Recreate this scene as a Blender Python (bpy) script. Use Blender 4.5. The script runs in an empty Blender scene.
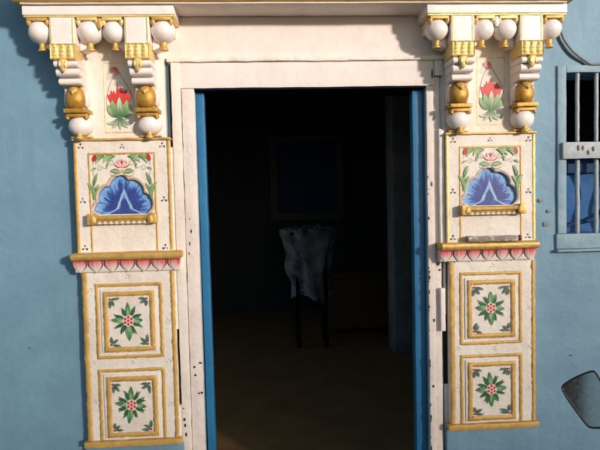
import bpy, bmesh, math, random
from mathutils import Vector, noise, Matrix
random.seed(7)
S = bpy.context.scene
COL = S.collection
PI = math.pi

# ------------------------------------------------------------------ materials
def new_mat(name):
    m = bpy.data.materials.new(name); m.use_nodes = True
    nt = m.node_tree; b = nt.nodes['Principled BSDF']
    return m, nt, b
def nz(nt, scale, detail=6, rough=.6, stretch=None, dist=0):
    tc = nt.nodes.new('ShaderNodeNewGeometry')
    mp = nt.nodes.new('ShaderNodeMapping')
    nt.links.new(tc.outputs['Position'], mp.inputs['Vector'])
    if stretch: mp.inputs['Scale'].default_value = stretch
    n = nt.nodes.new('ShaderNodeTexNoise'); n.inputs['Scale'].default_value = scale
    n.inputs['Detail'].default_value = detail; n.inputs['Roughness'].default_value = rough
    n.inputs['Distortion'].default_value = dist
    nt.links.new(mp.outputs[0], n.inputs['Vector'])
    return n.outputs['Fac']
def ramp(nt, fac, stops):
    r = nt.nodes.new('ShaderNodeValToRGB'); e = r.color_ramp.elements
    while len(e) < len(stops): e.new(.5)
    for k, (p, c) in enumerate(stops):
        e[k].position = p; e[k].color = (c[0], c[1], c[2], 1) if hasattr(c, '__len__') else (c, c, c, 1)
    nt.links.new(fac, r.inputs[0]); return r.outputs[0]
def mix(nt, fac, a, b, mode='MIX'):
    m = nt.nodes.new('ShaderNodeMix'); m.data_type = 'RGBA'; m.blend_type = mode
    for s, v in ((m.inputs[0], fac), (m.inputs[6], a), (m.inputs[7], b)):
        if isinstance(v, (int, float)): s.default_value = v
        elif isinstance(v, tuple): s.default_value = (*v[:3], 1)
        else: nt.links.new(v, s)
    return m.outputs[2]
def bump(nt, b, layers):
    prev = None
    for h, st, d in layers:
        n = nt.nodes.new('ShaderNodeBump'); n.inputs['Strength'].default_value = st
        n.inputs['Distance'].default_value = d
        nt.links.new(h, n.inputs['Height'])
        if prev: nt.links.new(prev, n.inputs['Normal'])
        prev = n.outputs[0]
    nt.links.new(prev, b.inputs['Normal'])

def plaster(name, base, var, rough=.62, stain=(.45, .36, .28), stain_amt=.35, chip=None, chip_at=.70, bumps=(.5, .35), streak=0, streak_c=(.3, .25, .2)):
    m, nt, b = new_mat(name)
    big = nz(nt, 5, 5, .6); mid = nz(nt, 28, 8, .65); fine = nz(nt, 160, 4, .6)
    c = mix(nt, ramp(nt, big, [(.35, 0.), (.65, 1.)]), base, var)
    c = mix(nt, ramp(nt, mid, [(.52, 0.), (.8, stain_amt)]), c, stain)
    c = mix(nt, ramp(nt, fine, [(.3, .10), (.5, 0.)]), c, stain)
    if streak:
        sk_ = nz(nt, 1, 6, .65, stretch=(14, 14, .9)); sk2 = nz(nt, 2.2, 3, .5)
        f = mix(nt, 1., ramp(nt, sk_, [(.50, 0.), (.72, 1.)]), ramp(nt, sk2, [(.42, 0.), (.62, 1.)]), 'MULTIPLY')
        c = mix(nt, mix(nt, 1., f, (streak,)*3, 'MULTIPLY'), c, streak_c)
    h = mid
    if chip:
        ch = nz(nt, 36, 10, .72, dist=.4)
        f = ramp(nt, ch, [(chip_at, 0.), (chip_at + .015, 1.)])
        c = mix(nt, f, c, chip)
    nt.links.new(c, b.inputs['Base Color'])
    b.inputs['Roughness'].default_value = rough
    bump(nt, b, [(big, bumps[0], .03), (mid, bumps[1]*.6, .006), (fine, .16, .0012)])
    return m

WHITE = plaster('cream_plaster', (.82, .745, .665), (.75, .665, .575), chip=(.40, .33, .27), chip_at=.722, streak=.35, streak_c=(.52, .42, .30))
WHITE2 = plaster('door_frame_paint', (.80, .705, .64), (.73, .635, .57), chip=(.34, .27, .21), chip_at=.72, stain_amt=.4, streak=.5, streak_c=(.50, .41, .33))
LINT = plaster('pink_cream_plaster', (.80, .705, .645), (.76, .66, .60), stain_amt=.2, bumps=(.3, .12))
SMOOTHW = plaster('gloss_white_paint', (.86, .77, .72), (.80, .71, .65), rough=.42, stain_amt=.2, bumps=(.2, .15))
def grain(mt, amt=.35):
    nt_ = mt.node_tree; b2 = nt_.nodes['Principled BSDF']; g = nz(nt_, 1, 6, .7, stretch=(120, 60, 3.5)); old = b2.inputs['Normal'].links[0].from_socket
    n = nt_.nodes.new('ShaderNodeBump'); n.inputs['Strength'].default_value = amt; n.inputs['Distance'].default_value = .002
    nt_.links.new(g, n.inputs['Height']); nt_.links.new(old, n.inputs['Normal']); nt_.links.new(n.outputs[0], b2.inputs['Normal'])
    oc = b2.inputs['Base Color'].links[0].from_socket
    nt_.links.new(mix(nt_, ramp(nt_, g, [(.58, 0.), (.80, .55)]), oc, (.42, .33, .26)), b2.inputs['Base Color'])
grain(WHITE2, .5)
BLUE = plaster('blue_limewash', (.172, .312, .41), (.138, .262, .355), rough=.6, stain=(.12, .19, .24), stain_amt=.3, streak=.6, streak_c=(.115, .20, .255),
               chip=(.24, .36, .46), chip_at=.76, bumps=(.35, .05))
WINBLUE = plaster('pale_blue_paint', (.24, .36, .43), (.19, .30, .37), rough=.6, stain=(.16, .2, .22), stain_amt=.5, chip=(.3, .3, .28), chip_at=.7)
JAMB = plaster('bright_blue_gloss', (.022, .17, .34), (.018, .14, .30), rough=.4, stain=(.02, .10, .2), stain_amt=.5, chip=(.25, .35, .4), chip_at=.765, bumps=(.15, .15))
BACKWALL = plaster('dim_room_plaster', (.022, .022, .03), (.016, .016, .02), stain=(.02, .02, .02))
NAVY = plaster('shade_black_wood', (.004, .006, .012), (.003, .005, .010), rough=.8, stain=(.004, .004, .006))  # near-black, so the doorway's shade sits in the colour
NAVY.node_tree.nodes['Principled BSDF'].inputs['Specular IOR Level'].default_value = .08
DKWOOD = plaster('brown_wood', (.16, .075, .04), (.10, .05, .03), rough=.6, stain=(.06, .04, .02))
OPP = plaster('grey_blue_render', (.76, .82, .80), (.68, .74, .73), rough=.8)

def gold_mat(name, a, b_, met=.35, rough=.4):
    m, nt, b = new_mat(name)
    n1 = nz(nt, 45, 8, .7); n2 = nz(nt, 14, 4, .6); n3 = nz(nt, 220, 3, .6)
    c = mix(nt, ramp(nt, n1, [(.3, 0.), (.7, 1.)]), a, b_)
    c = mix(nt, ramp(nt, n2, [(.5, 0.), (.75, .55)]), c, (a[0]*.55, a[1]*.45, a[2]*.4))
    nt.links.new(c, b.inputs['Base Color'])
    b.inputs['Metallic'].default_value = met
    nt.links.new(ramp(nt, n1, [(.3, rough-.1), (.7, rough+.18)]), b.inputs['Roughness'])
    bump(nt, b, [(n1, .6, .004), (n3, .4, .0012)])
    return m
GOLD = gold_mat('gold_paint', (.60, .35, .085), (.70, .46, .15))
GOLDL = gold_mat('bright_gold_paint', (.80, .56, .17), (.84, .66, .30), .3, .36)
OCHRE = gold_mat('ochre_gold_paint', (.54, .31, .075), (.66, .42, .13), .18, .46)
AMBER = gold_mat('deep_gold_and_shade', (.40, .19, .025), (.58, .33, .06), .3, .36)

m, nt, b = new_mat('hand_paint')
at = nt.nodes.new('ShaderNodeAttribute'); at.attribute_name = 'Col'
pn = nz(nt, 300, 4, .7)
nt.links.new(mix(nt, ramp(nt, pn, [(.30, .10), (.55, 0.)]), at.outputs['Color'], (.70, .58, .48)), b.inputs['Base Color'])
b.inputs['Roughness'].default_value = .5
bump(nt, b, [(nz(nt, 120, 6), .25, .0008)])
PAINT = m

def flat(name, c, rough=.6, met=0, **kw):
    m, nt, b = new_mat(name)
    n = nz(nt, 60, 6)
    nt.links.new(mix(nt, ramp(nt, n, [(.3, 0.), (.7, 1.)]), c, tuple(v*.7 for v in c)), b.inputs['Base Color'])
    b.inputs['Roughness'].default_value = rough; b.inputs['Metallic'].default_value = met
    bump(nt, b, [(n, .3, .002)])
    return m
DARK = flat('dark_gap', (.02, .015, .012), .9)
CABLE = flat('grey_cable_sheath', (.20, .21, .22), .5)
CABLED = flat('dark_cable_sheath', (.06, .065, .07), .5)
BAR = flat('chalky_bar_paint', (.42, .47, .50), .55)
CLOTHB = flat('blue_cloth', (.03, .13, .34), .8)
CLOTHN = flat('navy_cloth', (.012, .05, .15), .8)
CLOTHW = plaster('pale_sheet', (.40, .42, .52), (.025, .028, .04), rough=.7)
BLACKP = flat('black_plastic', (.012, .012, .013), .35)
CHROME = flat('worn_chrome', (.45, .43, .40), .25, 1)
RUBBER = flat('tyre_rubber', (.02, .02, .02), .8)
RED = flat('maroon_body_paint', (.18, .015, .015), .3)
TWIG = plaster('weathered_wood', (.30, .25, .20), (.16, .12, .09), chip=(.62, .56, .50), chip_at=.56)
m, nt, b = new_mat('mirror_glass'); MIRROR = m
dn = nz(nt, 90, 5)
b.inputs['Metallic'].default_value = 1; b.inputs['Base Color'].default_value = (.88, .92, .92, 1)
nt.links.new(ramp(nt, dn, [(.3, .04), (.8, .14)]), b.inputs['Roughness'])
m, nt, b = new_mat('packed_earth'); EARTH = m
n1 = nz(nt, 3, 8); n2 = nz(nt, 60, 6)
nt.links.new(mix(nt, n1, (.10, .085, .07), (.16, .135, .11)), b.inputs['Base Color']); b.inputs['Roughness'].default_value = .9
bump(nt, b, [(n2, .6, .01)])
m, nt, b = new_mat('red_brown_floor'); FLOORM = m
n1 = nz(nt, 4, 8); n2 = nz(nt, 50, 6)
nt.links.new(mix(nt, ramp(nt, n1, [(.35, 0.), (.65, 1.)]), (.42, .23, .09), (.30, .16, .06)), b.inputs['Base Color'])
b.inputs['Roughness'].default_value = .55; bump(nt, b, [(n2, .3, .003)])

# ------------------------------------------------------------------ object helpers
def empty(name, loc, label=None, cat=None, group=None):
    o = bpy.data.objects.new(name, None); COL.objects.link(o); o.location = loc; o.empty_display_size = .05
    if label: o['label'] = label; o['category'] = cat
    if group: o['group'] = group
    return o
def root_loc(p):
    while p.parent: p = p.parent
    return p.location
def link(name, bm, mat, parent=None, origin=None, smooth=False, label=None, cat=None, kind=None, recalc=True):
    """bm is in world coordinates"""
    if recalc: bmesh.ops.recalc_face_normals(bm, faces=bm.faces)
    off = Vector(root_loc(parent)) if parent else Vector(origin or (0, 0, 0))
    bmesh.ops.translate(bm, verts=bm.verts, vec=-off)
    me = bpy.data.meshes.new(name); bm.to_mesh(me); bm.free()
    for mm in (mat if isinstance(mat, (list, tuple)) else [mat]): me.materials.append(mm)
    if smooth:
        for p in me.polygons: p.use_smooth = True
        if smooth is not True: me.set_sharp_from_angle(angle=math.radians(smooth))
    o = bpy.data.objects.new(name, me); COL.objects.link(o)
    if parent: o.parent = parent
    else: o.location = off
    if label: o['label'] = label
    if cat: o['category'] = cat
    if kind: o['kind'] = kind
    return o
def NB(): return bmesh.new()
def box(bm, x0, x1, y0, y1, z0, z1, bev=.003, seg=2, cut=0, taper=None):
    t = bmesh.new()
    vs = [t.verts.new((x, y, z)) for x in (x0, x1) for y in (y0, y1) for z in (z0, z1)]
    for f in ((0,1,3,2),(4,6,7,5),(0,4,5,1),(2,3,7,6),(0,2,6,4),(1,5,7,3)): t.faces.new([vs[i] for i in f])
    if taper: taper(t)
    if bev: bmesh.ops.bevel(t, geom=list(t.edges), offset=bev, segments=seg, affect='EDGES', profile=.6)
    if cut:
        for ax, a, b_ in ((0, x0, x1), (2, z0, z1)):
            n = int((b_-a)/cut)
            for k in range(1, n+1):
                co = [0, 0, 0]; co[ax] = a+(b_-a)*k/(n+1); no = [0, 0, 0]; no[ax] = 1
                bmesh.ops.bisect_plane(t, geom=t.verts[:]+t.edges[:]+t.faces[:], plane_co=co, plane_no=no)
    merge(bm, t)
def merge(bm, t):
    me = bpy.data.meshes.new('tmp'); t.to_mesh(me); t.free(); bm.from_mesh(me); bpy.data.meshes.remove(me)
def jitter(bm, amp, scale=12, seed=0, ampy=None):
    s = Vector((seed*3.7, seed*1.3, seed*5.1))
    for v in bm.verts:
        n = noise.noise_vector(v.co*scale+s); n2 = noise.noise_vector(v.co*scale*4+s)
        d = n*amp + n2*amp*.35
        v.co += Vector((d.x, d.y*(ampy/amp if ampy is not None else 1), d.z))
def lathe(bm, cx, cy, z0, prof, n=28, sx=1, sy=1):
    """prof: list of (r, z)"""
    rings = []
    for r, z in prof:
        if r < 1e-5: rings.append([bm.verts.new((cx, cy, z0+z))])
        else: rings.append([bm.verts.new((cx+r*sx*math.cos(2*PI*k/n), cy+r*sy*math.sin(2*PI*k/n), z0+z)) for k in range(n)])
    for a, b_ in zip(rings, rings[1:]):
        for k in range(n):
            p = [a[k % len(a)], a[(k+1) % len(a)], b_[(k+1) % len(b_)], b_[k % len(b_)]]
            q = []
            for v in p:
                if v not in q: q.append(v)
            if len(q) >= 3: bm.faces.new(q)
    for rg in (rings[0], rings[-1]):
        if len(rg) > 2: bm.faces.new(rg)
def extrude_yz(bm, prof, x0, x1, bev=.002):
    """closed (y,z) outline extruded along x"""
    t = bmesh.new()
    a = [t.verts.new((x0, y, z)) for y, z in prof]; b_ = [t.verts.new((x1, y, z)) for y, z in prof]
    t.faces.new(a); t.faces.new(b_[::-1]); n = len(prof)
    for k in range(n): t.faces.new((a[k], b_[k], b_[(k+1) % n], a[(k+1) % n]))
    bmesh.ops.recalc_face_normals(t, faces=t.faces)
    if bev:
        es = [e for e in t.edges if len({round(v.co.x, 5) for v in e.verts}) == 1]
        bmesh.ops.bevel(t, geom=es, offset=bev, segments=2, affect='EDGES')
    merge(bm, t)
def tube(bm, pts, r, n=10, cap=True):
    pts = [Vector(p) for p in pts]; rings = []
    for i, p in enumerate(pts):
        t = (pts[min(i+1, len(pts)-1)]-pts[max(i-1, 0)]).normalized()
        up = Vector((0, 0, 1)) if abs(t.z) < .9 else Vector((0, 1, 0))
        a = t.cross(up).normalized(); b_ = t.cross(a)
        rr = r(i/(len(pts)-1)) if callable(r) else r
        rings.append([bm.verts.new(p+(a*math.cos(2*PI*k/n)+b_*math.sin(2*PI*k/n))*rr) for k in range(n)])
    for a, b_ in zip(rings, rings[1:]):
        for k in range(n): bm.faces.new((a[k], a[(k+1) % n], b_[(k+1) % n], b_[k]))
    if cap: bm.faces.new(rings[0][::-1]); bm.faces.new(rings[-1])
def smooth_pts(pts, m=8):
    pts = [Vector(p) for p in pts]; out = []
    P = [pts[0]]+pts+[pts[-1]]
    for i in range(1, len(P)-2):
        for k in range(m):
            t = k/m; a, b_, c, d = P[i-1:i+3]
            out.append(.5*((2*b_)+(c-a)*t+(2*a-5*b_+4*c-d)*t*t+(3*b_-a-3*c+d)*t**3))
    out.append(pts[-1]); return out
def strip(bm, pts, w, h, y, seed=0, amp=.0014, closed=False):
    """hand painted raised strip on a plane at depth y (towards the viewer is -y), pts (x,z)"""
    P = []
    n = len(pts)
    for i in range(n if closed else n-1):
        a = Vector(pts[i]); c = Vector(pts[(i+1) % n]); L = (c-a).length; k = max(1, int(L/.009))
        for j in range(k): P.append((a.lerp(c, j/k), i, j == 0))
    if not closed: P.append((Vector(pts[-1]), n-2, True))
    N = len(P); rows = []
    for i, (p, s, corner) in enumerate(P):
        pr = P[i-1][0] if (i > 0 or closed) else None; nx = P[(i+1) % N][0] if (i < N-1 or closed) else None
        d1 = (p-pr).normalized() if pr is not None else None; d2 = (nx-p).normalized() if nx is not None else None
        if d1 is None: d1 = d2
        if d2 is None: d2 = d1
        n1 = Vector((-d1.y, d1.x)); n2 = Vector((-d2.y, d2.x)); nn = (n1+n2)
        nn = nn.normalized() if nn.length > 1e-6 else n1
        k = 1/max(.5, nn.dot(n1))
        row = []
        for f, hh in ((-1, 0), (-.86, .85), (0, 1), (.86, .85), (1, 0)):
            j = amp*(noise.noise(Vector((p.x*70, p.y*70, seed+f*3)))+.6*noise.noise(Vector((p.x*260, p.y*260, seed+f*5)))) if abs(f) > .5 else 0
            q = p+nn*k*f*w/2+nn*j
            row.append(bm.verts.new((q.x, y-h*.42*hh*(1+.35*noise.noise(Vector((p.x*60, p.y*60, seed)))) if hh else y+.001, q.y)))
        rows.append(row)
    for i in range(N if closed else N-1):
        a, c = rows[i], rows[(i+1) % N]
        for k in range(4): bm.faces.new((a[k], a[k+1], c[k+1], c[k]))

# painted decoration: flat coloured brush marks laid a hair proud of the surface
class Brush:
    def __init__(s, cx, cz, y, seed=1):
        s.v = []; s.f = []; s.c = []; s.cx = cx; s.cz = cz; s.y = y; s.L = 0; s.r = random.Random(seed); s.seed = seed; s.wob = .0007
    def up(s): s.L += 1
    def add(s, u, v, c, lift=0):
        w = noise.noise_vector(Vector((u*90, v*90, s.seed*2.3)))*s.wob
        s.v.append((s.cx+u+w.x, s.y-.0004-s.L*.00004-lift, s.cz+v+w.y)); s.c.append(c); return len(s.v)-1
    def mixc(s, a, b_, t):
        t = min(1, max(0, t)); return tuple(a[k]*(1-t)+b_[k]*t for k in range(3))
    def leaf(s, u, v, ang, L, W, c0, c1, bend=0, out=None, ow=.0009, n=12, m=6, power=.8, streak=.5, side=None):
        s.up(); ph = s.r.random()*50; sp = []; a = math.radians(ang); x, y = u, v
        for i in range(n+1):
            sp.append((x, y, a)); x += math.cos(a)*L/n; y += math.sin(a)*L/n; a += math.radians(bend)/n
        rows = []; e0 = []; e1 = []
        for i, (x, y, a) in enumerate(sp):
            t = i/n; w = W*math.sin(PI*min(1, max(0, t**power)))**.8 if 0 < t < 1 else 0.0002
            row = []
            for j in range(m+1):
                q = (j/m-.5); st = noise.noise(Vector((q*9+ph, t*2.2, ph)))
                tt = t + streak*st
                if side: tt = abs(q)*2*side+(1-side)*tt
                row.append(s.add(x-math.sin(a)*q*w, y+math.cos(a)*q*w, s.mixc(c0, c1, tt)))
            rows.append(row)
            e0.append((x+math.sin(a)*.5*w, y-math.cos(a)*.5*w)); e1.append((x-math.sin(a)*.5*w, y+math.cos(a)*.5*w))
        for a_, b_ in zip(rows, rows[1:]):
            for j in range(m): s.f.append((a_[j], a_[j+1], b_[j+1], b_[j]))
        if out: s.stroke(e0, ow, out, .7); s.stroke(e1, ow*.8, out, .7)
    def stroke(s, pts, w, c, taper=.5, sm=False):
        s.up(); n = len(pts)
        if sm: pts = [(p.x, p.y) for p in smooth_pts([(a, b_, 0) for a, b_ in pts], 6)]; n = len(pts)
        prev = None
        for i, (x, y) in enumerate(pts):
            x0, y0 = pts[max(0, i-1)]; x1, y1 = pts[min(n-1, i+1)]
            dx, dy = x1-x0, y1-y0; L = math.hypot(dx, dy) or 1
            t = i/(n-1); ww = w*(1-taper*abs(2*t-1)**2)*(1+.35*noise.noise(Vector((x*300, y*300, s.seed))))/2
            a = s.add(x-dy/L*ww, y+dx/L*ww, c); b_ = s.add(x+dy/L*ww, y-dx/L*ww, c)
            if prev: s.f.append((prev[0], prev[1], b_, a))
            prev = (a, b_)
    def disc(s, u, v, r, c, c2=None, n=14, sq=1):
        s.up(); ce = s.add(u, v, c); ph = s.r.random()*9
        rim = [s.add(u+r*math.cos(2*PI*k/n)*(1+.14*math.sin(3*k+ph)), v+sq*r*math.sin(2*PI*k/n)*(1+.14*math.cos(2*k+ph)), c2 or c) for k in range(n)]
        for k in range(n): s.f.append((ce, rim[k], rim[(k+1) % n]))
    def field(s, inside_rows, colf, step=.0022):
        """rows: list of (v, u0, u1); filled with a fine coloured grid"""
        s.up(); prev = None; N = 70
        for v, u0, u1 in inside_rows:
            row = [s.add(u0+(u1-u0)*k/N, v, colf(u0+(u1-u0)*k/N, v)) for k in range(N+1)]
            if prev:
                for k in range(N): s.f.append((prev[k], prev[k+1], row[k+1], row[k]))
            prev = row
    def build(s, name, parent, label=None):
        me = bpy.data.meshes.new(name); o3 = root_loc(parent)
        me.from_pydata([(a-o3[0], b_-o3[1], c-o3[2]) for a, b_, c in s.v], [], s.f)
        ca = me.color_attributes.new('Col', 'FLOAT_COLOR', 'POINT')
        for i, c in enumerate(s.c): ca.data[i].color = (c[0], c[1], c[2], 1)
        me.materials.append(PAINT)
        o = bpy.data.objects.new(name, me); COL.objects.link(o); o.parent = parent
        if label: o['label'] = label
        return o
K = (.05, .035, .035); DRED = (.33, .012, .015); REDC = (.52, .012, .014); PINK = (.75, .38, .34); CREAM = (.80, .70, .61)
GRN = (.02, .12, .035); GRNL = (.10, .30, .08); DGRN = (.008, .06, .032); PALEG = (.52, .60, .36)
NB_ = (.008, .025, .19); MB_ = (.02, .09, .37); LB_ = (.13, .31, .60); BK = (.012, .012, .02)

AZ, EL = math.radians(38), math.radians(11)     # sun: to the right of the wall's normal, above the horizon
# ------------------------------------------------------------------ setting
bm = NB(); box(bm, -70, 70, -70, 70, -.08, -.012, 0)
bm.faces.ensure_lookup_table()
link('ground', bm, EARTH, origin=(0, 0, 0), kind='structure')
bm = NB(); box(bm, -2.6, 2.6, .16, 5.2, -.06, .0, 0)
link('floor', bm, FLOORM, origin=(0, 2, 0), kind='structure')
bm = NB(); box(bm, -.47, .487, -.2999, .1599, -.06, .0, 0)
link('doorstep', bm, FLOORM, origin=(0, 0, 0), kind='structure')

def holed_wall(bm, xs, zs, holes, y0, y1):
    nx, nz_ = len(xs)-1, len(zs)-1; V = {}
    def vt(i, j, s):
        if (i, j, s) not in V: V[(i, j, s)] = bm.verts.new((xs[i], (y0, y1)[s], zs[j]))
        return V[(i, j, s)]
    solid = lambda i, j: 0 <= i < nx and 0 <= j < nz_ and not any(a <= .5*(xs[i]+xs[i+1]) <= b_ and c <= .5*(zs[j]+zs[j+1]) <= d for a, b_, c, d in holes)
    for i in range(nx):
        for j in range(nz_):
            if not solid(i, j): continue
            bm.faces.new([vt(i, j, 0), vt(i+1, j, 0), vt(i+1, j+1, 0), vt(i, j+1, 0)])
            bm.faces.new([vt(i, j+1, 1), vt(i+1, j+1, 1), vt(i+1, j, 1), vt(i, j, 1)])
            for di, dj, a, b_ in ((-1, 0, (i, j), (i, j+1)), (1, 0, (i+1, j), (i+1, j+1)), (0, -1, (i, j), (i+1, j)), (0, 1, (i, j+1), (i+1, j+1))):
                if not solid(i+di, j+dj): bm.faces.new([vt(*a, 0), vt(*b_, 0), vt(*b_, 1), vt(*a, 1)])
def grid(a, b_, step, must):
    r = set(must) | {a, b_}; n = int((b_-a)/step)
    for k in range(1, n):
        v = a+(b_-a)*k/n
        if min(abs(v-q) for q in must) > step*.4: r.add(v)
    return sorted(r)
DX0, DX1, DZ = -.463, .48, 1.95
WX0, WX1, WZ0, WZ1 = 1.080, 1.56, 1.325, 2.005
house = empty('house_front', (0, .1, 0), 'long blue limewashed house wall with the dark doorway and the barred window cut through it', 'house wall')
bm = NB()
holed_wall(bm, grid(-4, 4, .12, [DX0, DX1, WX0, WX1]), grid(0, 3.6, .12, [DZ, WZ0, WZ1]),
           [(DX0, DX1, 0, DZ), (WX0, WX1, WZ0, WZ1)], 0, .16)
for v in bm.verts:
    if v.co.y < .01: v.co.y += .004*noise.noise(v.co*3)+.001
link('wall', bm, BLUE, house, smooth=20)
# blue plinths under the two pilasters
for x0, x1 in ((-.945, -.548), (.548, .945)):
    bm = NB(); box(bm, x0, x1, -.035, .006, 0, .513, .006, cut=.06); jitter(bm, .002, 6)
    link('plinth', bm, BLUE, house, smooth=30)
# bare plaster patches where the blue has come off
def blob(bm, x, z, r, y, seed, sq=1, n=18):
    ce = bm.verts.new((x, y-.0012, z)); rim = []
    for k in range(n):
        a = 2*PI*k/n; rr = r*(1+.45*noise.noise(Vector((math.cos(a)*1.6+seed, math.sin(a)*1.6, seed*2))))
        rim.append(bm.verts.new((x+rr*math.cos(a), y, z+rr*sq*math.sin(a))))
    for k in range(n): bm.faces.new((ce, rim[k], rim[(k+1) % n]))
CHIPM = plaster('bare_plaster', (.20, .22, .24), (.13, .14, .15))
for x, z, r in ((1.012, 1.424, .011), (.997, 1.369, .013), (.973, 1.470, .010), (-1.16, .92, .006), (1.11, .80, .005)):
    bm = NB(); blob(bm, x, z, r, -.0035, x*9, .8); link('paint_chip', bm, CHIPM, house)

# room behind the doorway
room = empty('inner_room', (0, 2.5, 0), 'dim room seen through the doorway, its back wall and side walls in deep shadow', 'room')
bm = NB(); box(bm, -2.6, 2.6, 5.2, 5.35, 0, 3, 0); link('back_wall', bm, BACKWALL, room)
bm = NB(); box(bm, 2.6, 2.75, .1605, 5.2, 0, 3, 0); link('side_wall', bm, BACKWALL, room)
bm = NB()   # left wall with an added, unseen opening that brightens the room floor
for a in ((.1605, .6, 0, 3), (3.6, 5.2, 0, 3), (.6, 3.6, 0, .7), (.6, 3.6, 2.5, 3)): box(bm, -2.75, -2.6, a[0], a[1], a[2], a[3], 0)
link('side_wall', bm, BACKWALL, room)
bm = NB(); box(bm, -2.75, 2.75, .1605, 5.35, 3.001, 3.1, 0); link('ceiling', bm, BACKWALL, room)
iw = empty('inner_window', (.32, 5.19, 1.2), 'shuttered deep blue window in a dull frame on the back wall of the dark room', 'window')
bm = NB()
for a in ((-.14, -.04, 1.22, 2.34), (.74, .84, 1.22, 2.34), (-.04, .74, 2.24, 2.34), (-.04, .74, 1.22, 1.32)):
    box(bm, a[0], a[1], 5.13, 5.198, a[2], a[3], .006)
link('window_frame', bm, flat('dull_frame_paint', (.10, .095, .10)), iw)
INB = flat('deep_blue_shutter', (.02, .035, .15))
for a in ((-.035, .348), (.352, .735)):
    bm = NB(); box(bm, a[0], a[1], 5.15, 5.18, 1.325, 2.235, .006)
    link('shutter', bm, INB, iw)

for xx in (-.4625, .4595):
    bm = NB(); box(bm, xx, xx+.020, .0605, .159, 0, 1.944, .002); link('reveal_shade_lining', bm, NAVY, room)  # added near-black boards over the blue reveals, shade put in as colour

# pillar inside
bm = NB(); box(bm, 1.0, 1.30, 2.9, 3.2, 0, 2.999, .01, cut=.15); jitter(bm, .006, 5)
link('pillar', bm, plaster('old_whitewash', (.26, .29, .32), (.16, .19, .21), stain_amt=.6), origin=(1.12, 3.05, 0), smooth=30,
     label='square whitewashed pillar at the right inside the dark room', cat='pillar')

# wooden chest
ch = empty('wooden_chest', (.78, 4.0, 0), 'brown wooden chest standing near the back of the dark room left of the pillar', 'chest')
bm = NB(); box(bm, .46, 1.25, 3.75, 4.25, .06, .62, .008); link('body', bm, DKWOOD, ch)
bm = NB(); box(bm, .44, 1.27, 3.73, 4.27, .622, .68, .01); link('lid', bm, DKWOOD, ch)
for x in (.49, 1.19):
    for y in (3.78, 4.19):
        bm = NB(); box(bm, x-.03, x+.03, y-.03, y+.03, 0, .06, .003); link('foot', bm, DKWOOD, ch)
bm = NB(); box(bm, .82, .89, 3.735, 3.749, .53, .60, .003); link('latch', bm, DKWOOD, ch)

# stand with a rumpled sheet thrown over it
st = empty('wooden_stand', (.22, 3.4, 0), 'tall dark wooden stand hidden under the crumpled sheet inside the room', 'stand')
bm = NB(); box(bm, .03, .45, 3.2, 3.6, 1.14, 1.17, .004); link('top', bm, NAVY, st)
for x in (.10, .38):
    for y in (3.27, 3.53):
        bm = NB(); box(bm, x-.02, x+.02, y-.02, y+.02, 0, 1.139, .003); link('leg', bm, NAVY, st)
bm = NB(); N = 80; rows = []
prof = [(0, 1.20), (.10, 1.215), (.20, 1.20), (.27, 1.19), (.29, 1.13), (.25, 1.02), (.225, .9), (.21, .75), (.20, .62), (.195, .5)]
prof = [(p.x, p.y) for p in smooth_pts([(a, b_, 0) for a, b_ in prof], 4)]
for r, z in prof:
    row = []
    for k in range(N):
        a = 2*PI*k/N; rr = r*(1+.18*noise.noise(Vector((math.cos(a)*3, math.sin(a)*3, z*3)))*(1.3-z+.4)+.05*math.sin(9*a+5*z))
        row.append(bm.verts.new((.23+rr*math.cos(a)*1.0+.03*noise.noise(Vector((a, z*7, 1))), 3.4+rr*math.sin(a)*.9, z+.035*noise.noise(Vector((math.cos(a)*6*r*4, math.sin(a)*6*r*4, z*5)))+(.04*math.cos(a*3) if z < .55 else 0))))
    rows.append(row)
for a, b_ in zip(rows, rows[1:]):
    for k in range(N): bm.faces.new((a[k], a[(k+1) % N], b_[(k+1) % N], b_[k]))
link('sheet', bm, CLOTHW, origin=(.23, 3.4, .5), smooth=True, label='crumpled pale grey sheet thrown over a stand in the dark room', cat='sheet')

# ------------------------------------------------------------------ door surround
sur = empty('door_surround', (0, 0, 0), 'chipped cream painted plaster and timber surround framing the dark doorway', 'door frame')
bm = NB(); box(bm, -.60, .60, -.012, .004, 2.074, 2.239, .002, cut=.05); jitter(bm, .0016, 9, 1)
link('lintel', bm, LINT, sur, smooth=40)
bm = NB(); box(bm, -.568, .566, -.036, .004, 2.056, 2.0735, .004, cut=.02); jitter(bm, .0028, 14, 2)
link('lintel_lip', bm, WHITE, sur, smooth=40)
bm = NB(); box(bm, -.518, .515, -.024, .004, 1.953, 2.0555, .003, cut=.03); jitter(bm, .0013, 12, 3)
link('frame_head', bm, LINT, sur, smooth=40)
def post(x0, x1, y0, z0, z1, seed, name, mat=WHITE2, amp=.0018, taper=0):
    bm = NB(); box(bm, x0, x1, y0, .003, z0, z1, .003, cut=.028)
    for v in bm.verts:
        n = noise.noise(Vector((v.co.x*3, v.co.z*22, seed*7))); n2 = noise.noise(Vector((v.co.x*9, v.co.z*90, seed*3)))
        v.co.x += n*amp+n2*amp*.6+taper*(v.co.z-z1); v.co.y += noise.noise(Vector((seed, v.co.x*15, v.co.z*11)))*.0022
    return link(name, bm, mat, sur, smooth=40)
post(-.515, -.464, -.024, .0, 1.952, 1, 'frame_post', taper=-.0)
post(.482, .5125, -.024, .0, 1.952, 2, 'frame_post')
post(-.5540, -.5175, -.032, .0, 2.055, 3, 'frame_strip', WHITE)
post(.5150, .5400, -.016, .0, 1.99, 4, 'frame_strip', WHITE)
post(.5160, .5500, -.034, 1.993, 2.0545, 5, 'frame_block', WHITE)
post(.5300, .5520, -.036, 1.27, 1.775, 6, 'patched_strip', SMOOTHW)
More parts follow.
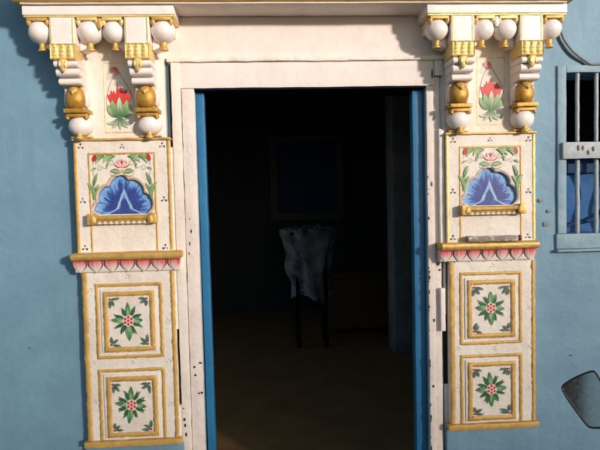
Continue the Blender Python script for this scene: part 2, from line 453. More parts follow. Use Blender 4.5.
post(.5280, .5480, -.040, .935, 1.115, 7, 'patched_strip', SMOOTHW)
post(.5425, .5540, -.012, 1.78, 1.99, 13, 'patched_strip', WHITE)
for x0, x1, a, b_, mt, yy in ((-.5665, -.5545, 0, .665, WHITE, -.030), (-.5655, -.5545, .666, .98, DARK, -.004), (-.5665, -.5545, .981, 1.72, WHITE, -.026), (-.5655, -.5545, 1.721, 2.05, DARK, -.004),
                        (.5485, .5660, 0, .70, WHITE, -.012), (.5485, .5660, .701, 1.0, DARK, -.004), (.5485, .5560, 1.001, 1.22, WHITE, -.020), (.5525, .5560, 1.3, 1.75, WHITE, -.03), (.5485, .5660, 1.76, 2.05, WHITE, -.028)):
    bm = NB(); box(bm, x0, x1, yy, .003, a, b_, .001, cut=.03); jitter(bm, .0012, 15, a); link('gap' if mt is DARK else 'filler', bm, mt, sur, smooth=40)
# nail holes and cracks
for x, z, r, sq in ((-.497, .822, .0045, 1), (-.494, .788, .0045, 1), (-.481, .712, .0035, 1), (-.470, .714, .0045, 1), (-.472, .838, .006, .6), (-.497, 1.43, .0035, .5),
                    (-.492, 1.38, .0025, 3), (-.500, 1.33, .002, 4), (-.504, 1.29, .002, 3),
                    (.507, 2.00, .0025, 8), (.500, 1.55, .002, 6), (.503, .98, .0025, 3), (.497, .70, .003, 2)):
    bm = NB(); blob(bm, x, z, r, -.0275, x*31+z*7, sq, 10); link('nail_hole', bm, DARK, sur)
for x, z, r, sq in ((-.543, .609, .004, 1.5), (-.541, .584, .003, 2.4), (-.545, .655, .003, 1), (-.538, .545, .003, 3), (.525, 1.215, .006, 1.2), (.532, 1.19, .004, 1)):
    bm = NB(); blob(bm, x, z, r, -.036 if x < 0 else -.0195, x*31+z*7, sq, 10); link('nail_hole', bm, DARK, sur)
rr = random.Random(3)
for k in range(24):
    z = .42+rr.random()**1.2*1.15
    bm = NB(); blob(bm, .4825+rr.uniform(-.001, .0025), z+rr.uniform(-.02, .02), rr.uniform(.0008, .0032), -.0276, k*3.3, rr.uniform(1.2, 5), 9); link('paint_flake', bm, DARK, sur)
# bright blue inner door frame
JX = 0
jf = empty('blue_door_frame', (0, .06, 0), 'thin bright blue painted timber door frame just inside the cream surround', 'door frame')
for x0, x1, s in ((-.463, -.430, 1), (.432, .480, 2)):
    bm = NB(); box(bm, x0+.0005, x1, .012, .06, 0, 1.9445, .003, cut=.05)
    for v in bm.verts: v.co.x += .0018*noise.noise(Vector((s, 0, v.co.z*9)))+(.0 if s == 2 else .006*(1.95-v.co.z)/1.95)
    link('jamb', bm, JAMB, jf, smooth=40)
bm = NB(); box(bm, -.4625, .4795, -.0225, .159, 1.9452, 1.9525, .001); link('shade_head', bm, NAVY, jf)  # near-black board added under the lintel, its shade put into the colour

# ------------------------------------------------------------------ eave slab
eave = empty('stone_eave', (-.036, -.08, 2.24), 'projecting cream eave slab with a gold painted nose running over both pilasters', 'eave')
bm = NB(); box(bm, -1.072, 1.001, -.165, .003, 2.2402, 2.2452, .001, cut=.03); jitter(bm, .0012, 10, 5); link('slab', bm, WHITE, eave, smooth=40)
bm = NB()
extrude_yz(bm, [(-.003, 2.2456), (-.168, 2.2456), (-.180, 2.250), (-.186, 2.262), (-.186, 2.285), (-.176, 2.302), (-.003, 2.302)], -1.098, 1.026, .003)
for k in range(1, 70):
    bmesh.ops.bisect_plane(bm, geom=bm.verts[:]+bm.edges[:]+bm.faces[:], plane_co=(-1.098+k*.0303, 0, 0), plane_no=(1, 0, 0))
jitter(bm, .0022, 18, 6)
link('gold_nose', bm, GOLD, eave, smooth=50)
bm = NB(); box(bm, -1.12, 1.05, -.20, .003, 2.304, 2.36, .006, cut=.06); jitter(bm, .002, 8); link('upper_course', bm, WHITE, eave, smooth=40)

# ------------------------------------------------------------------ pilasters
PLAST = 'pair of carved and painted pilasters flanking the doorway'
def pilaster(side, X, ct, cb, label):
    sd = 1 if side < 0 else 2
    R = random.Random(sd)
    root = empty('carved_pilaster', (X, 0, .515), label, 'pilaster', PLAST)
    # --- capital
    bm = NB(); box(bm, ct-.2785, ct+.2785, -.152, .003, 2.2045, 2.2395, .003, cut=.04); jitter(bm, .001, 9, sd)
    cap = link('capital', bm, SMOOTHW, root, smooth=40)
    bm = NB(); box(bm, ct-.2755, ct+.2755, -.149, -.005, 2.1975, 2.2040, .0015, cut=.02); jitter(bm, .0012, 30, sd)
    link('gold_edge', bm, GOLDL, cap, smooth=40)
    bm = NB(); box(bm, ct-.262, ct+.262, -.10, .003, 2.150, 2.1970, .003, cut=.05)
    link('capital_core', bm, WHITE, cap, smooth=40)
    # --- back panel between the brackets
    bm = NB(); box(bm, X-.172, X+.172, -.034, .003, 1.757, 2.1495, .003, cut=.04); jitter(bm, .0016, 10, sd, .0003)
    upper = link('upper_panel', bm, WHITE, root, smooth=40)
    # --- hanging balls
    for k, dx in enumerate((-.228, -.046, .046, .230)):
        bx = ct+dx; y = -.104
        r = .0465 if k != 2 else .0455
        bm = NB(); prof = [(0, -.0445)]
        for q in range(1, 15):
            a = PI*q/15; prof.append((r*math.sin(a)*(1.02), -.0445*math.cos(a)))
        prof.append((0, .0445))
        lathe(bm, bx, y, 2.1535, prof, 36); jitter(bm, .0026, 16, sd*5+k)
        ball = link('hanging_ball', bm, SMOOTHW, root, smooth=True)
        bm = NB(); box(bm, bx-.037, bx+.037, -.147, -.101, 2.1865, 2.1972, .002)
        for cx_ in (-.034, .034):   # corner drops of the plate
            lathe(bm, bx+cx_, -.135, 2.168, [(0, -.002), (.005, .003), (.0095, .012), (.010, .020)], 10)
        jitter(bm, .0012, 40, k)
        link('gold_plate', bm, GOLD if k in (0, 3) else GOLDL, ball, smooth=40)
        bm = NB(); lathe(bm, bx, y, 2.083, [(0, 0), (.016, 0), (.0165, .004), (.012, .008), (.010, .020), (.013, .030), (.0, .034)], 16); jitter(bm, .0018, 50, k)
        link('finial', bm, GOLD, ball, smooth=50)
    # small drop between the middle balls
    bm = NB(); lathe(bm, ct, -.140, 2.150, [(0, 0), (.008, .010), (.013, .025), (.011, .040), (.004, .046), (0, .046)], 14, sy=.5)
    link('centre_drop', bm, SMOOTHW if side > 0 else GOLD, root, smooth=True)
    # --- brackets
    for k, s in enumerate((-1, 1)):
        bx = ct+s*.1375; lx = lambda z: (cb+s*.1335)+((ct+s*.1375)-(cb+s*.1335))*min(1, max(0, (z-1.76)/.34))
        # body : S curved side profile, sheared slightly with lx
        prof = [(.0, 2.150), (-.118, 2.150), (-.128, 2.11), (-.124, 2.06), (-.112, 2.02), (-.100, 1.985), (-.086, 1.955), (-.070, 1.93), (-.062, 1.90),
                (-.058, 1.87), (-.052, 1.84), (-.036, 1.80), (-.036, 1.77), (.0, 1.77)]
        bm = NB(); extrude_yz(bm, prof, -.041, .041, .003)
        for v in bm.verts: v.co.x += lx(v.co.z)
        br = link('bracket', bm, WHITE, root, smooth=30)
        # front block
        bm = NB(); box(bm, bx-.046, bx+.046, -.147, -.02, 2.100, 2.1970, .002, cut=.03); jitter(bm, .0008, 20, k)
        fb = link('front_block', bm, SMOOTHW, br, smooth=40)
        for q in (-1, 1):
            bm = NB(); strip(bm, [(bx+q*.0395, 2.195), (bx+q*.0395, 2.102)], .007, .0015, -.147, k+q, .0012)
            link('gold_edge', bm, GOLDL, br, smooth=True)
        # side wings under the balls
        for q in (-1, 1):
            bm = NB(); box(bm, bx+q*.0465, bx+q*.086, -.098, -.02, 2.085, 2.149, .006)
            for v in bm.verts:
                t = abs(v.co.x-bx-q*.0465)/.04
                if v.co.z < 2.11: v.co.z += .018*t*t
            link('wing', bm, SMOOTHW, br, smooth=40)
        # carved gold plaque: a box face with embossed leaves
        bm = NB(); nx, nzz = 30, 20; g = {}
        for i in range(nx+1):
            for j in range(nzz+1):
                u = i/nx*2-1; v = j/nzz
                edge = 1 if (abs(u) > .88 or v < .10 or v > .90) else 0
                em = 0
                for c in (-.58, 0, .58):
                    d = abs(u-c)/.27; hgt = .15+.65*(1-d*d) if d < 1 else 0
                    if d < 1 and v < hgt+.15 and v > .12: em = max(em, (1-d*d)*.9+.3*math.sin(v*26))
                yy = -.152-.0045*edge-.0055*em+.0012*noise.noise(Vector((u*7, v*7, sd*3+k)))
                if i in (0, nx) or j in (0, nzz): yy = -.140
                z = 2.040+.0595*v; g[i, j] = bm.verts.new((bx+u*.047, yy, z))
        for i in range(nx):
            for j in range(nzz): bm.faces.new((g[i, j], g[i+1, j], g[i+1, j+1], g[i, j+1]))
        box(bm, bx-.0465, bx+.0465, -.1395, -.06, 2.041, 2.099, .002)
        link('carved_plaque', bm, GOLDL, br, smooth=50)
        # pendant leaf
        bm = NB()
        lathe(bm, bx, -.150, 1.992, [(0, 0), (.006, .006), (.013, .018), (.019, .030), (.020, .042), (.012, .050), (0, .052)], 16, sy=.5)
        for q in (-1, 1): lathe(bm, bx+q*.010, -.158, 2.008, [(0, 0), (.004, .008), (.0045, .02), (0, .03)], 8, sy=.7)
        jitter(bm, .001, 50, k); link('pendant', bm, GOLDL, br, smooth=True)
        # white rolls
        for z, y, h, w in ((2.0265, -.139, .0120, .044), (1.9985, -.128, .0145, .043), (1.9655, -.113, .0125, .042)):
            bm = NB(); pr = []
            for q in range(9):
                a = PI/2+PI*q/8; pr.append((y+.012*math.cos(a)*1.0, z+h*math.sin(a)))
            pr += [(-.04, z-h), (-.04, z+h)]
            extrude_yz(bm, pr, lx(z)-w, lx(z)+w, .0025); jitter(bm, .0009, 30, k)
            link('roll', bm, SMOOTHW, br, smooth=35)
        # gold bud with leaf, in white cheeks
        bxx = lx(1.915)
        bm = NB()
        lathe(bm, bxx, -.078, 1.868, [(0, 0), (.024, .002), (.034, .014), (.0385, .034), (.037, .052), (.030, .070), (.019, .084), (.008, .092), (0, .094)], 28, sy=.86)
        jitter(bm, .0032, 26, sd*2+k)
        bud = link('bud', bm, AMBER, br, smooth=True)
        bm = NB(); g = {}
        for i in range(9):
            for j in range(11):
                u = i/8*2-1; t = j/10
                w = .017*math.sin(PI*min(1, t*.92+.08))**.8
                zz = 1.961-.042*t; rad = .033+.004*(1-t)
                fall = math.sin(min(1, (1.962-zz)/.05+.12)*PI/2)
                g[i, j] = bm.verts.new((bxx+u*w, -.078-.0345*fall*(1-.12*u*u)-.004*(1-u*u), zz))
        for i in range(8):
            for j in range(10): bm.faces.new((g[i, j], g[i+1, j], g[i+1, j+1], g[i, j+1]))
        link('leaf_tip', bm, GOLD, bud, smooth=True)
        for q in (-1, 1):
            bm = NB(); lathe(bm, bxx+q*.036, -.058, 1.872, [(0, 0), (.010, .01), (.013, .035), (.011, .06), (.0, .085)], 14, sy=1.6)
            link('cheek', bm, WHITE, br, smooth=True)
        # gold plate below the bud
        px = lx(1.858)
        bm = NB(); box(bm, px-.044, px+.044, -.108, -.02, 1.850, 1.8665, .003, cut=.02)
        box(bm, px-.037, px+.037, -.096, -.02, 1.8355, 1.8495, .003)
        for q in (-1, 1): lathe(bm, px+q*.036, -.088, 1.823, [(0, 0), (.008, .006), (.009, .014), (.004, .026)], 10)
        jitter(bm, .0013, 30, k+4); link('gold_plate', bm, AMBER, br, smooth=40)  # the plate's under-lit tone is put into this darker gold
        # lower ball and finial
        px = lx(1.81); bm = NB(); prof = [(0, -.041)]
        for q in range(1, 15):
            a = PI*q/15; prof.append((.0475*math.sin(a)**.9, -.041*math.cos(a)))
        prof.append((0, .041)); lathe(bm, px, -.055, 1.806, prof, 32, sy=.92); jitter(bm, .0030, 16, k+9)
        lb = link('lower_ball', bm, SMOOTHW, br, smooth=True)
        bm = NB(); lathe(bm, px, -.078, 1.747, [(0, 0), (.012, .002), (.0155, .009), (.012, .015), (.009, .019), (.012, .025), (.006, .032), (0, .034)], 16)
        box(bm, px-.040, px+.040, -.060, -.02, 1.7585, 1.7645, .002)
        link('finial', bm, GOLD, br, smooth=True)
    # --- painted lotus bud
    lx0, lz = (-.757, 1.917) if side < 0 else (.7500, 1.925)
    lotus = empty('lotus_panel', (0, 0, 0)); bpy.data.objects.remove(lotus)
    bm = NB(); strip(bm, [(lx0-.058, lz-.136), (lx0+.056, lz-.136), (lx0+.056, lz+.136), (lx0-.058, lz+.136)], .0048, .0012, -.034, sd, .0012, closed=True)
    link('gold_border', bm, GOLDL, upper, smooth=True)
    B = Brush(lx0, lz, -.0355, sd*11)
    q = .00069
    def pp(x, y): return ((x-128)*q, (220-y)*q)
    B.stroke([pp(120, 55), pp(85, 120), pp(60, 200), pp(52, 262)], .0014, (.25, .12, .12), .3, True)
    B.stroke([pp(120, 55), pp(150, 110), pp(190, 180), pp(205, 235)], .0018, (.30, .05, .06), .3, True)
    for k in range(17):
        a = -64+128*k/16+R.uniform(-3, 3)
        u, v = pp(128+(k-8)*3.4, 268)
        B.leaf(u, v, 90-a*.44, (.086-.030*abs(k-8)/8)*R.uniform(.82, 1.05), .0145, REDC, (.66, .05, .04), R.uniform(-10, 10), None, streak=.9)
    for a, L, W, be in ((172, .070, .026, -80), (8, .070, .026, 80), (135, .070, .028, -45), (45, .070, .028, 45), (90, .074, .027, 0)):
        u, v = pp(128, 322)
        B.leaf(u, v, a, L, W, GRN, (.34, .48, .20) if a != 90 else (.62, .66, .42), be, (.04, .06, .03), 1.1/1000, streak=.5)
    u, v = pp(125, 326); B.disc(u, v, .0085, GRNL, GRN, sq=.6)
    for a, L, be in ((248, .062, -95), (256, .056, -45), (270, .054, 5), (284, .056, 45), (292, .062, 95)):
        u, v = pp(126+(a-270)*.3, 332)
        B.leaf(u, v, a, L*.92, .0150, GRN, (.55, .62, .42), be, (.05, .04, .05), .0010, streak=.3)
    for k in range(6):
        u, v = pp(118, 50); B.leaf(u, v, 185+k*17, .030, .0095, REDC, PINK, 20, (.25, .05, .06) if k in (0, 5) else None)
    B.stroke([pp(85, 65), pp(66, 90), pp(66, 112), pp(78, 108), pp(84, 88)], .0009, (.35, .15, .15), .3, True)
    B.build('painted_lotus', upper)
    # --- niche block (front plate with scalloped opening, and a back)
    bx = X
    L_, R_ = bx-.186, bx+.186
    nc = bx-.002 if side < 0 else bx-.001
    base, apex = 1.456, 1.600
    def arch_r(t):  # t 0..PI from right base over apex to left base
        e = (.106*abs(math.cos(t))**1.0, )
        lob = 1+.12*(abs(math.sin(4.5*t))**.8-.55)
        a, b_ = .114, apex-base-.006
        rad = 1/((abs(math.cos(t))/a)**1.5+(math.sin(t)/b_)**1.5)**(1/1.5)
        if 1: rad *= lob*(1+.05*math.sin(t*2)**2)
        return rad
    arch = []
    for k in range(0, 73):
        t = PI*k/72; rr_ = arch_r(t); arch.append((nc+rr_*math.cos(t), base+.014+rr_*math.sin(t)))
    arch = [(nc+.092, base)]+arch+[(nc-.092, base)]
    bm = NB()
    fz0, fz1, fx = 1.312, 1.696, .128
    rim = [(L_, 1.3065), (R_, 1.3065), (R_, 1.747), (L_, 1.747)]
    t_ = bmesh.new()
    def loop(pts, y): 
        vs = [t_.verts.new((p[0], y, p[1])) for p in pts]
        es = [t_.edges.new((vs[i], vs[(i+1) % len(vs)])) for i in range(len(vs))]; return vs, es
    dens = []
    for i in range(4):
        a, c = Vector(rim[i]), Vector(rim[(i+1) % 4]); n = int((c-a).length/.02)
        dens += [tuple(a.lerp(c, j/n)) for j in range(n)]
    vo, eo = loop(dens, -.050); vi, ei = loop(arch, -.050)
    bmesh.ops.triangle_fill(t_, edges=eo+ei, use_beauty=True)
    for vs, y2 in ((vo, .003), (vi, -.034)):
        n = len(vs); bk = [t_.verts.new((v.co.x, y2, v.co.z)) for v in vs]
        for i in range(n): t_.faces.new((vs[i], vs[(i+1) % n], bk[(i+1) % n], bk[i]))
    merge(bm, t_); jitter(bm, .0010, 10, sd, .0003)
    blk = link('niche_block', bm, WHITE, root, smooth=30)
    # gold painted edges of the block
    bm = NB()
    strip(bm, [(L_+.004, 1.310), (L_+.004, 1.744)], .014, .0045, -.0500, sd, .002)
    link('gold_edge', bm, OCHRE if side < 0 else GOLDL, blk, smooth=True); bm = NB()
    strip(bm, [(R_-.004, 1.310), (R_-.004, 1.744)], .014, .0045, -.0500, sd+3, .002)
    link('gold_edge', bm, OCHRE if side < 0 else GOLDL, blk, smooth=True)
    bm = NB(); box(bm, L_-.004, R_+.006, -.062, .003, 1.7475, 1.7565, .003, cut=.015); jitter(bm, .0018, 30, sd)
    link('gold_line', bm, GOLD, blk, smooth=40)
    bm = NB(); strip(bm, [(nc-fx, 1.309), (nc-fx, fz1), (nc+fx, fz1), (nc+fx, 1.309)], .0085, .004, -.0500, sd, .0016)
    link('niche_border', bm, OCHRE if side < 0 else GOLD, blk, smooth=True)
    # rim of the scalloped arch
    rimp = [(nc+(x-nc)*1.05, base+(z-base)*1.045) for x, z in arch]
    for q_, h_ in ((36, .004), (37, .011), (38, .004)): rimp[q_] = (rimp[q_][0], rimp[q_][1]+h_)
    bm = NB(); strip(bm, rimp[::-1], .0105, .004, -.0500, sd+1, .0008)
    link('arch_rim', bm, plaster('rim_wash', (.62, .45, .28), (.52, .36, .20)) if side < 0 else plaster('rim_wash_pale', (.60, .50, .40), (.48, .40, .33)), blk, smooth=True)
    # blue painted shell inside
    B = Brush(nc, base, -.0352, sd*5); B.wob = .0003
    LB, MB2, DB = LB_, (.02, .09, .37), NB_
    def colf(u, v):
        ax = abs(u); sg = 1 if u > 0 else -1
        ang = math.atan2(v-.014, u); rr0 = arch_r(max(0, min(PI, ang))); rad = math.hypot(u, v-.014)/max(.01, rr0)
        n1 = noise.noise(Vector((ang*16+sd*5, rad*2.2, sd*9)))      # streaks running outwards
        n2 = noise.noise(Vector((u*45, v*45, sd*4)))
        n3 = noise.noise(Vector((ax*150+v*70, v*18-ax*10, sd*2+sg)))  # brush strokes down the wings
        lobe = abs(math.sin(4.5*ang))
        PALE = (.34, .50, .68)
        hw = max(0, .100-v)*.42+1.5*max(0, .020-v)              # inner tent, flaring at the foot
        d = ax-hw
        if d < -.0085:                                             # inside the tent
            q = ax/max(.004, hw)
            drop = .004 < v < .066 and ax < .021*math.sin(PI*min(1, max(.02, (v+.010)/.076)))**.8*(.9+.25*n2)
            c = B.mixc(NB_, MB2, .1+.7*abs(n3)) if drop else B.mixc(MB2, LB, .75+.9*n3)
            if v < .009+.005*n2 and ax < .07: c = NB_
            elif v < .020 and not drop and .3 < q < .8: c = B.mixc(NB_, MB2, .5+n3)
        elif d < .001+.0015*n2: c = B.mixc(LB, PALE, .7+n3)
        else:
            # dark wings of feathery strokes leaning outwards, then pale petals to the scalloped edge
            wing = .62+.30*n1+.08*n3+.14*(v/.14)
            k = rad
            if k < wing: c = B.mixc(NB_, MB2, .05+.9*max(0, n3)+.25*max(0, n1))
            elif k < wing+.10: c = B.mixc(MB2, LB, .2+1.4*n1)
            else: c = B.mixc(LB, PALE, .35+1.3*n1)
            if k > .62 and lobe < .16+.05*n2: c = B.mixc(c, MB2, .85)     # lines between the petals
            if k > .955: c = B.mixc(c, MB2, .75)
            if v < .010 and ax > .06: c = B.mixc(LB, MB2, .5+n2)
        return c
    rows = []
    NV = 80; vmax = max(z for _, z in arch)-base
    for i in range(NV+1):
        v = vmax*.999*i/NV; xs_ = []
        # rightmost crossing of the arch at this height
        for (xa, za), (xb, zb) in zip(arch, arch[1:]):
            za -= base; zb -= base
            if (za-v)*(zb-v) <= 0 and abs(za-zb) > 1e-9: xs_.append(xa+(xb-xa)*(v-za)/(zb-za)-nc)
        if len(xs_) < 2: xs_ = [-.0, .0] if v > .05 else [-.092, .092]
        rows.append((v, min(xs_), max(xs_)))
    B.field(rows, colf)
    bm = NB(); box(bm, nc-.124, nc+.124, -.0345, .002, 1.44, 1.61, 0); link('niche_back', bm, WHITE, blk)
    B.build('painted_shell', blk, None)
    # painted vines over the arch
    B = Brush(nc, 1.600, -.0512, sd*3)
    F = (.30, .10, .07) if side < 0 else (.62, .03, .03)
    for k in range(9):
        B.leaf((k-4)*.0012, .040, 90-(k-4)*16, .034-.0015*abs(k-4), .0095, REDC, (.62, .08, .06) if k % 2 else REDC, 0, None, streak=.7)
    for a in (152, 120, 60, 28): B.leaf(0, .042, a, .034, .010, PINK, CREAM, 0, (.35, .1, .1), streak=.3)
    for s in (-1, 1):
        A = lambda a: a if s > 0 else 180-a
        B.leaf(s*.008, .022, A(22), .040, .019, (.36, .50, .22), GRN, s*-35, (.06, .09, .05), side=.8)
        B.stroke([(s*.004, .012), (s*.016, .008), (s*.036, .008), (s*.048, .018)], .0016, (.10, .12, .07), .4, True)
        for u_, a_, L_2, W_, be, c_ in ((.026, -4, .044, .013, -95, GRN), (.030, 4, .054, .017, -80, GRNL), (.066, -2, .050, .014, -88, GRN), (.070, 6, .050, .016, -60, GRNL)):
            B.leaf(s*u_, .086, A(a_), L_2, W_, c_, (.40, .55, .25), s*be, (.04, .09, .03), .0011, streak=.5)
        B.stroke([(s*.022, .086), (s*.045, .091), (s*.075, .090), (s*.105, .070), (s*.113, .050)], .0014, (.08, .12, .06), .4, True)
        B.stroke([(s*.060, .062), (s*.055, .046), (s*.066, .038), (s*.076, .046)], .0012, (.08, .12, .06), .4, True)
        for k in range(5): B.leaf(s*.112, .082, A(180+30*k-40), .019, .0085, DRED, REDC, 0, None)
        for q_ in range(2):
            cx_, cz_, r_0 = ((.040, .058, .013), (.088, .040, .012), (.070, .072, .016))[q_]
            B.stroke([(s*(cx_+r_0*(1-t/14)*math.cos(t*.75+q_)), cz_+r_0*(1-t/14)*math.sin(t*.75+q_)) for t in range(11)], .0012, (.10, .14, .07), .5, True)
            B.leaf(s*(cx_+r_0), cz_, A(-60+50*q_), .022, .008, GRN, PALEG, s*-40, (.06, .10, .05), .0006, streak=.9)
        for k, (zz, a, L) in enumerate(((-.070, 80, .055), (-.060, 112, .045), (-.050, 62, .040), (-.030, 100, .055), (-.085, 95, .050))):
            B.leaf(s*.112, zz, A(a), L, .012, GRN if k % 2 else GRNL, (.30, .48, .18), s*(18 if k % 2 else -18), (.07, .10, .05) if k > 1 else None, streak=.5)
        B.stroke([(s*.117, -.11), (s*.114, -.06), (s*.108, .0), (s*.114, .03)], .0013, (.08, .12, .06), .4, True)
    B.build('painted_vine', blk)
    # small dot flowers
    B = Brush(bx, 1.30, -.0512, sd*8)
    def dots(u, v, c=BK, s_=1):
        for a in (90, 210, 330):
            B.disc(u+.009*s_*math.cos(math.radians(a)), v+.009*s_*math.sin(math.radians(a)), .0036*s_*R.uniform(.8, 1.2), c, n=8)
        B.disc(u, v, .002*s_, (.5, .1, .1) if R.random() < .4 else c, n=7)
    for u, v in ((-.160, .423), (.160, .423), (0, .424), (-.158, .212), (.158, .212), (-.158, .022), (.158, .022)):
        dots(u+R.uniform(-.004, .004), v+R.uniform(-.004, .004), BK if abs(u) > .1 else (.10, .06, .08), 1 if abs(u) > .1 else .8)
    B.stroke([(-.010, .058), (0, .063), (.008, .061)], .0012, (.35, .28, .22), .4)
    B.build('dot_flowers', blk)
    # gold niche shelf
    bm = NB()
    extrude_yz(bm, [(-.049, 1.4535), (-.082, 1.4535), (-.086, 1.449), (-.085, 1.440), (-.077, 1.434), (-.074, 1.422), (-.066, 1.417), (-.049, 1.416)], nc-.118, nc+.118, .002)
    for q in (-1, 1):
        box(bm, nc+q*.121-.013, nc+q*.121+.013, -.088, -.049, 1.418, 1.460, .004)
        lathe(bm, nc+q*.110, -.088, 1.420, [(0, 0), (.010, .004), (.013, .014), (.010, .026), (.004, .034), (0, .036)], 12, sy=.4)
    for k in range(1, 24): bmesh.ops.bisect_plane(bm, geom=bm.verts[:]+bm.edges[:]+bm.faces[:], plane_co=(nc-.12+.01*k, 0, 0), plane_no=(1, 0, 0))
    jitter(bm, .0014, 26, sd)
    sh = link('niche_shelf', bm, GOLD, blk, smooth=40)
    bm = NB()
    for k in range(9):
        xx = nc-.088+.022*k
        vs = [bm.verts.new((xx+dx, y, z)) for dx, y, z in ((-.010, -.076, 1.420), (.010, -.076, 1.420), (0, -.078, 1.4315), (0, -.070, 1.4165))]
        bm.faces.new((vs[0], vs[1], vs[2])); bm.faces.new((vs[0], vs[3], vs[1]))
    link('white_teeth', bm, SMOOTHW, sh)
    # --- ledge
    lc = (-.7405 if side < 0 else .7215); lh = .2145 if side < 0 else .206
    bm = NB()
    extrude_yz(bm, [(.003, 1.306), (-.086, 1.306), (-.094, 1.301), (-.096, 1.291), (-.092, 1.281), (-.084, 1.2765), (.003, 1.2765)], lc-lh, lc+lh, .004)
    for k in range(1, 30): bmesh.ops.bisect_plane(bm, geom=bm.verts[:]+bm.edges[:]+bm.faces[:], plane_co=(lc-lh+lh*2*k/30, 0, 0), plane_no=(1, 0, 0))
    jitter(bm, .0022, 14, sd)
    link('ledge', bm, GOLD, root, smooth=40)
    # --- petal band
    pc, ph_ = lc-.002, lh-.008
    bm = NB(); box(bm, pc-ph_, pc+ph_, -.070, .003, 1.2275, 1.2760, .004, cut=.02)
    for v in bm.verts:
        if v.co.y < -.05: v.co.y += (1.276-v.co.z)*.25
    jitter(bm, .001, 16, sd)
    band = link('petal_band', bm, SMOOTHW, root, smooth=40)
    me = bpy.data.meshes.new('petals'); V = []; Fc = []; C_ = []
    npet = 7; sp = 2*ph_/(npet-.35)
    o3 = root.location
    for k in range(npet):
        cxp = pc-ph_+sp*(k+.33)
        a0, a1 = max(-1, (pc-ph_-.002-cxp)/(sp*.44)), min(1, (pc+ph_+.002-cxp)/(sp*.44))
        nu, nv = 16, 14; base_i = len(V); rag = R.uniform(-.1, .1)
        for j in range(nv+1):
            t = j/nv; w = sp*.485*((1-.05*abs(t-.25)) if t < .35 else (1-((t-.35)/.65)**1.45)**.95)
            w = max(w, .0006)
            for i in range(nu+1):
                u = a0+(a1-a0)*i/nu
                z = 1.2755-.0500*t
                y = -.0705+(1.276-z)*.25-.0045*(1-u*u)*math.sin(PI*(.25+.75*min(1, t)))**.6-.001
                x = cxp+u*w
                st_ = noise.noise(Vector((u*7+k*3, t*1.3, sd*7+k)))
                tt = t*1.35+.5*st_+rag-.12
                c = B.mixc((.62, .02, .04), (.82, .72, .66), tt+.08)
                if abs(u) > .85 or t > .94: c = (.10, .025, .03)
                V.append((x-o3[0], y-o3[1], z-o3[2])); C_.append(c)
        for j in range(nv):
            for i in range(nu):
                a = base_i+j*(nu+1)+i; Fc.append((a, a+1, a+nu+2, a+nu+1))
    me.from_pydata(V, [], Fc); ca = me.color_attributes.new('Col', 'FLOAT_COLOR', 'POINT')
    for i, c in enumerate(C_): ca.data[i].color = (*c, 1)
    me.materials.append(PAINT)
    for p in me.polygons: p.use_smooth = True
    o = bpy.data.objects.new('painted_petals', me); COL.objects.link(o); o.parent = band
    # --- lower shaft
    sx = -.7475 if side < 0 else .7475
    bm = NB(); box(bm, sx-.183, sx+.183, -.042, .003, .539, 1.2270, .004, cut=.035); jitter(bm, .0016, 9, sd, .0003)
    shaft = link('lower_shaft', bm, WHITE, root, smooth=40)
    bm = NB()
    strip(bm, [(sx-.173, .541), (sx-.173, 1.224)], .021, .004, -.0425, sd, .0036)
    link('gold_edge', bm, OCHRE, shaft, smooth=True); bm = NB()
    strip(bm, [(sx+.174, .541), (sx+.174, 1.224)], .017, .004, -.0425, sd+5, .0036)
    link('gold_edge', bm, OCHRE, shaft, smooth=True)
    bm = NB(); box(bm, sx-.196, sx+.192, -.056, .003, .5145, .5385, .004, cut=.02); jitter(bm, .0024, 20, sd)
    link('base_ledge', bm, OCHRE, root, smooth=40)
    B = Brush(sx, .9, -.0445, sd*4)
    fcx = -.748 if side < 0 else .739
    for u, v in ((-.150, -.04), (.152, -.045), (-.150, .255), (-.150, -.20), (.152, .12), (.005, -.045), (-.152, .13), (.153, -.22), (0, .305)):
        for a in (90, 210, 330, 30):
            B.disc(u+.0075*math.cos(math.radians(a)), v+.0075*math.sin(math.radians(a)), .0018, (.32, .26, .28) if a != 30 else (.45, .2, .18), n=7)
    B.build('dot_flowers', shaft)
    # --- two framed flower panels
    for (z0, z1, iz0, iz1) in ((.874, 1.178, .902, 1.146), (.5415, .831, .5520, .800)):
        bm = NB(); w = .1325
        if z0 > .6: strip(bm, [(fcx-w+.006, z0+.006), (fcx+w-.006, z0+.006), (fcx+w-.006, z1-.006), (fcx-w+.006, z1-.006)], .0138, .0060, -.0425, sd+z0, .0026, closed=True)
        else: strip(bm, [(fcx-w+.006, z0), (fcx-w+.006, z1-.006), (fcx+w-.006, z1-.006), (fcx+w-.006, z0)], .0138, .0060, -.0425, sd+z0, .0026)
        fr = link('flower_panel', bm, OCHRE, root, smooth=True)
        bm = NB(); w = .1015  # raised white step carrying the inner gold frame
        box(bm, fcx-w-.010, fcx+w+.010, -.047, -.040, iz0-.004, iz1+.010, .003, cut=.03); jitter(bm, .0008, 12, sd)
        link('raised_step', bm, WHITE, fr, smooth=40)
        bm = NB()
        strip(bm, [(fcx-w+.0095, iz0+.0095), (fcx+w-.0095, iz0+.0095), (fcx+w-.0095, iz1-.0095), (fcx-w+.0095, iz1-.0095)], .0205, .0065, -.0475, sd+z0*3, .0030, closed=True)
        link('inner_frame', bm, OCHRE, fr, smooth=True)
        fc_z = (iz0+iz1)/2+(.004 if z0 > .6 else .008); fcu = fcx-.003
        B = Brush(fcu, fc_z, -.0485, int(sd*17+z0*10))
        O = (.02, .05, .035)
        RR = random.Random(int(sd*31+z0*77)); rot = RR.uniform(-5, 5); dk = RR.uniform(.8, 1.25)
        G1 = tuple(v*dk for v in GRN); G2 = (.16*dk, .36*dk, .14*dk); G3 = tuple(v*dk for v in DGRN)
